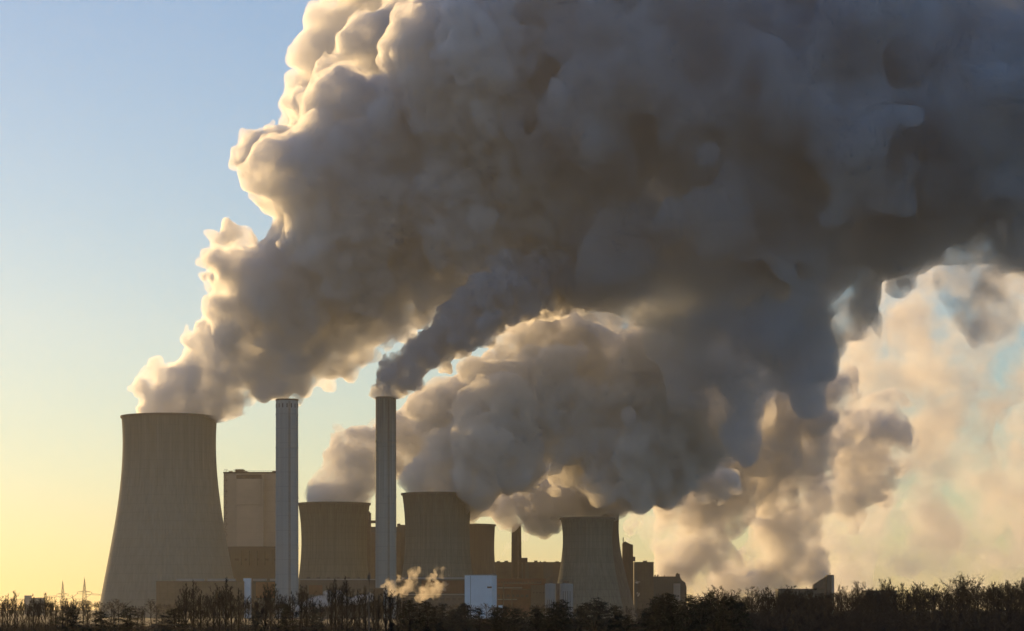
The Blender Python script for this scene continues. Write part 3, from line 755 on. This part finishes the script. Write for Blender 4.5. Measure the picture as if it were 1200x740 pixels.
plume('steam_plume', 'huge grey steam trail rising from the tallest cooling tower and swelling to the right', [
    [(200,492,2500,44),(218,465,2500,46),(252,428,2490,56),(298,380,2480,78),(370,300,2460,96),(445,215,2430,120),(550,150,2400,150),(660,120,2380,190)]],
    2.5, S_BIG, 52, rim=TOP(T1), levels=4, rmin=4.5, noises=((36,1.6),(18,1.6),(9,1.5),(4.5,1.2),(2.3,.6)), extra=[(166,487,2500,20),(236,487,2500,20),(200,486,2500,60),(400,362,2450,46),(182,474,2500,18),(200,436,2510,22),(222,396,2515,26),(264,320,2530,42),(274,288,2540,34),(322,190,2580,58),(345,225,2560,50),(350,432,2450,44),(320,440,2460,36),(380,425,2450,30),(470,70,2560,80),(520,20,2560,90),(410,130,2560,70),(470,310,2420,60),(560,270,2400,80),(375,415,2450,46),(402,398,2450,44),(440,368,2440,46),(480,338,2430,50)])
plume('sunlit_steam_bank', 'pale gold edged steam bulges above the trail of the tallest cooling tower, at the top', [
    [(330,205,2800,30),(365,160,2820,34),(395,110,2850,45),(405,55,2850,58),(450,-20,2850,90)]], 4, S_EDGE, 12, levels=3, noises=((12,.9),(6,.7),(3,.5)), cat='steam cloud')
plume('dark_steam_mass', 'vast dark slate steam cloud filling the upper right, hanging over the plant', [
    [(620,100,2450,150),(780,100,2420,190),(930,110,2380,200),(1080,110,2350,190),(1230,110,2350,200)],
    [(720,280,2420,120),(790,330,2400,120),(860,380,2330,120),(890,430,2300,80)],
    [(930,250,2350,150),(970,300,2330,110)]], 5.5, S_HEAVY, 13, late=[(906,342,2340,78),(935,315,2340,75)], levels=3, noises=((26,2.2),(13,2.8),(6.5,2.6),(3.5,1.6),(2,.8)), cat='steam cloud', rmin=14, extra=[(1060,265,2350,90),(1140,250,2350,100),(1215,275,2350,100),(663,205,2400,100),(700,230,2420,90),(1000,345,2340,60),(800,440,2340,70),(930,400,2320,60),(900,200,2300,120),(1000,180,2280,130),(975,235,2340,100),(720,190,2350,110),(740,300,2300,80)])
plume('chimney_trail', 'thick dark lumpy trail with a golden underside, pouring from the sooty topped chimney', [
    [(452,464,2350,12),(455,452,2350,17),(470,440,2345,23),(505,412,2340,27),(545,378,2330,33),(590,345,2330,38),(630,325,2370,40),(680,312,2440,42)]],
    1.8, S_DARK, 14, rim=CH2[2]-2, rmin=4, levels=3, noises=((9, .8), (4.5, .8), (2.2, .5)), spacing=.3, extra=[(444,458,2360,12),(447,468,2365,9),(477,458,2345,11),(464,458,2345,14),(452,460,2350,15)])
plume('amber_steam_bank', 'glowing amber steam between the dark mass and the trail of the sooty topped chimney', [
    [(560,250,2900,50),(620,270,2900,60),(690,260,2900,60),(760,290,2900,70)],[(600,340,2900,50),(680,350,2900,60),(760,380,2900,70),(840,420,2900,80)]],
    5, S_COL, 32, cat='steam cloud')
plume('steam_plume', 'pale low steam roll from the squat cooling tower, drifting behind the sooty topped chimney', [
    [(391,592,2600,34),(395,585,2600,30),(412,560,2600,32),(425,530,2600,34),(470,525,2620,46),(520,500,2640,52)]],
    2.6, S_MID, 15, rim=TOP(T2), levels=3, rmin=5, extra=[(368,585,2600,10),(378,576,2600,13),(408,518,2610,15),(400,532,2610,14)])
plume('steam_plume', 'broad mauve grey steam dome from the streaky cooling tower, left of centre', [
    [(512,571,2505,30),(516,562,2505,38),(545,535,2500,56),(585,500,2500,80),(640,475,2500,92),(700,470,2500,98),(780,470,2480,98)],
    [(530,470,2560,48),(580,445,2560,56),(640,440,2560,56),(700,440,2540,60)],
    [(560,578,2650,26),(605,588,2720,30),(655,586,2620,30),(700,578,2620,34),(740,560,2740,36)],[(760,520,2620,55),(820,540,2650,50)]],
    3.2, S_MID, 16, levels=3)
plume('steam_plume', 'brownish steam curling off the twin cooling towers into the dark cloud', [
    [(694,588,2705,24),(698,578,2690,34),(720,560,2560,42),(760,530,2540,55),(800,500,2520,64),(850,470,2500,74)]],
    3.0, S_COL, 17, rim=TOP(T4b))
plume('steam_column', 'left one of two golden brown steam columns rising behind the wood', [
    [(838,705,3100,50),(832,670,3100,48),(818,630,3100,50),(822,590,3080,60),(838,550,3050,72),(870,500,3000,80),(900,450,2950,90)]],
    3.8, S_COL, 18, group='golden steam columns')
plume('steam_column', 'right and thicker one of two golden brown steam columns, left of the slab tower', [
    [(925,705,3150,54),(930,670,3150,50),(925,630,3150,52),(908,590,3120,60),(925,545,3100,74),(955,500,3050,76),(980,455,3000,60)],
    [(860,685,3200,22),(890,690,3200,22)], [(955,640,3250,30),(985,590,3250,36),(1015,530,3250,42),(1045,470,3200,44)]],
    3.8, S_COL, 19, group='golden steam columns')
plume('wispy_steam_bank', 'thin golden broken steam veil at the far right beyond the columns', [
    [(985,600,4200,90),(1010,560,4200,120),(1060,480,4200,160),(1110,390,4200,160),(1130,320,4200,130)],
    [(1130,590,4300,90),(1220,540,4300,130),(1250,430,4300,150)]], 11, S_WISP, 20, levels=1, cat='steam cloud', noises=((9, 4), (5, 2.5), (2.5, 1.2)), rmin=30)
plume('steam_tatter', 'torn golden steam shred between the slender waisted tower and the left column', [
    [(750,585,3300,22),(775,610,3300,26),(800,650,3300,20),(770,640,3300,14)]], 4, S_WISP, 31, cat='steam cloud', levels=1, noises=((8, 3), (4, 2), (2, 1)))
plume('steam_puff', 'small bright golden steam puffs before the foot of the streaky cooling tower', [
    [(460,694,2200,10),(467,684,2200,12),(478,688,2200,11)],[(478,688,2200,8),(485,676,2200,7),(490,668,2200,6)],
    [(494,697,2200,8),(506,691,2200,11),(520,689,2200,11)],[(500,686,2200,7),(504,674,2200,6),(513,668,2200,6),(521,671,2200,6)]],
    0.8, vol_mat('sun_tinted_puff_steam', 0.16, (0.99, 0.93, 0.82), 0.5, noise=(13, 0.44, 0.66, 5, 0)), 21, rmin=1.2, levels=3, noises=((8, 1.5), (4, 1.2), (2, .8)), cat='steam puff')  # white steam; the gold of the low sun is mixed into its colour
plume('steam_puff', 'low bluish white steam bank behind bare trees, left of the stubby dark stack', [
    [(345,712,2150,6),(362,709,2150,7),(380,704,2150,8),(396,700,2150,8),(410,704,2150,7),(425,702,2150,6),(440,700,2150,5)]],
    1.2, vol_mat('low_bank_steam', 0.15, W, 0.5), 22, rmin=2, noises=((7, 1), (3.5, .6)), cat='steam puff')
plume('steam_puff', 'small white steam jet at the foot of the dark steaming stack', [
    [(743,703,2420,2.5),(747,695,2420,3),(744,688,2420,2.5),(748,681,2420,2.5)]],
    1.0, vol_mat('small_jet_steam', 0.3, W, 0.5, noise=(5, 0.5, 0.62, 4, 0)), 23, rmin=2, noises=((6, 1.2), (3, .6)), cat='steam puff')
plume('steam_puff', 'faint slanting steam thread left of the short dark brick chimney', [
    [(586,656,3000,1.8),(591,649,3000,2.8),(597,641,3000,3.2),(608,634,3000,3.5),(622,624,3000,4)]],
    1.5, vol_mat('thread_steam', 0.03, W, 0.5), 24, rmin=2, noises=((6, 1.2), (3, .6)), cat='steam puff')
plume('steam_puff', 'steam cap fuming from the broad dark square stack', [
    [(734,636,2786,5),(737,628,2780,8),(742,612,2780,12),(748,590,2760,18)]],
    1.8, vol_mat('fuming_steam', 0.12, W, 0.5, noise=(16, 0.46, 0.62, 4, 0)), 25, rmin=3, noises=((7, 1.2), (3.5, .6)), cat='steam puff')
# far evening cloud low over the right horizon, beyond the hazy air
rng = np.random.default_rng(41); pf = []
for k in range(46):
    q = P(rng.uniform(1010, 1290), rng.uniform(628, 684), 12500+rng.uniform(-600, 600)); pf.append((q.x, q.y, q.z, rng.uniform(50, 110)))
bank = make_plume('cloud_bank', pf, 22, vol_mat('thin_evening_cloud', 0.0011, (0.80, 0.80, 0.84), 0.4), 41, ((12, 1.5), (6, 1), (3, .6)), 1, 5)
tag(bank, kind='structure')
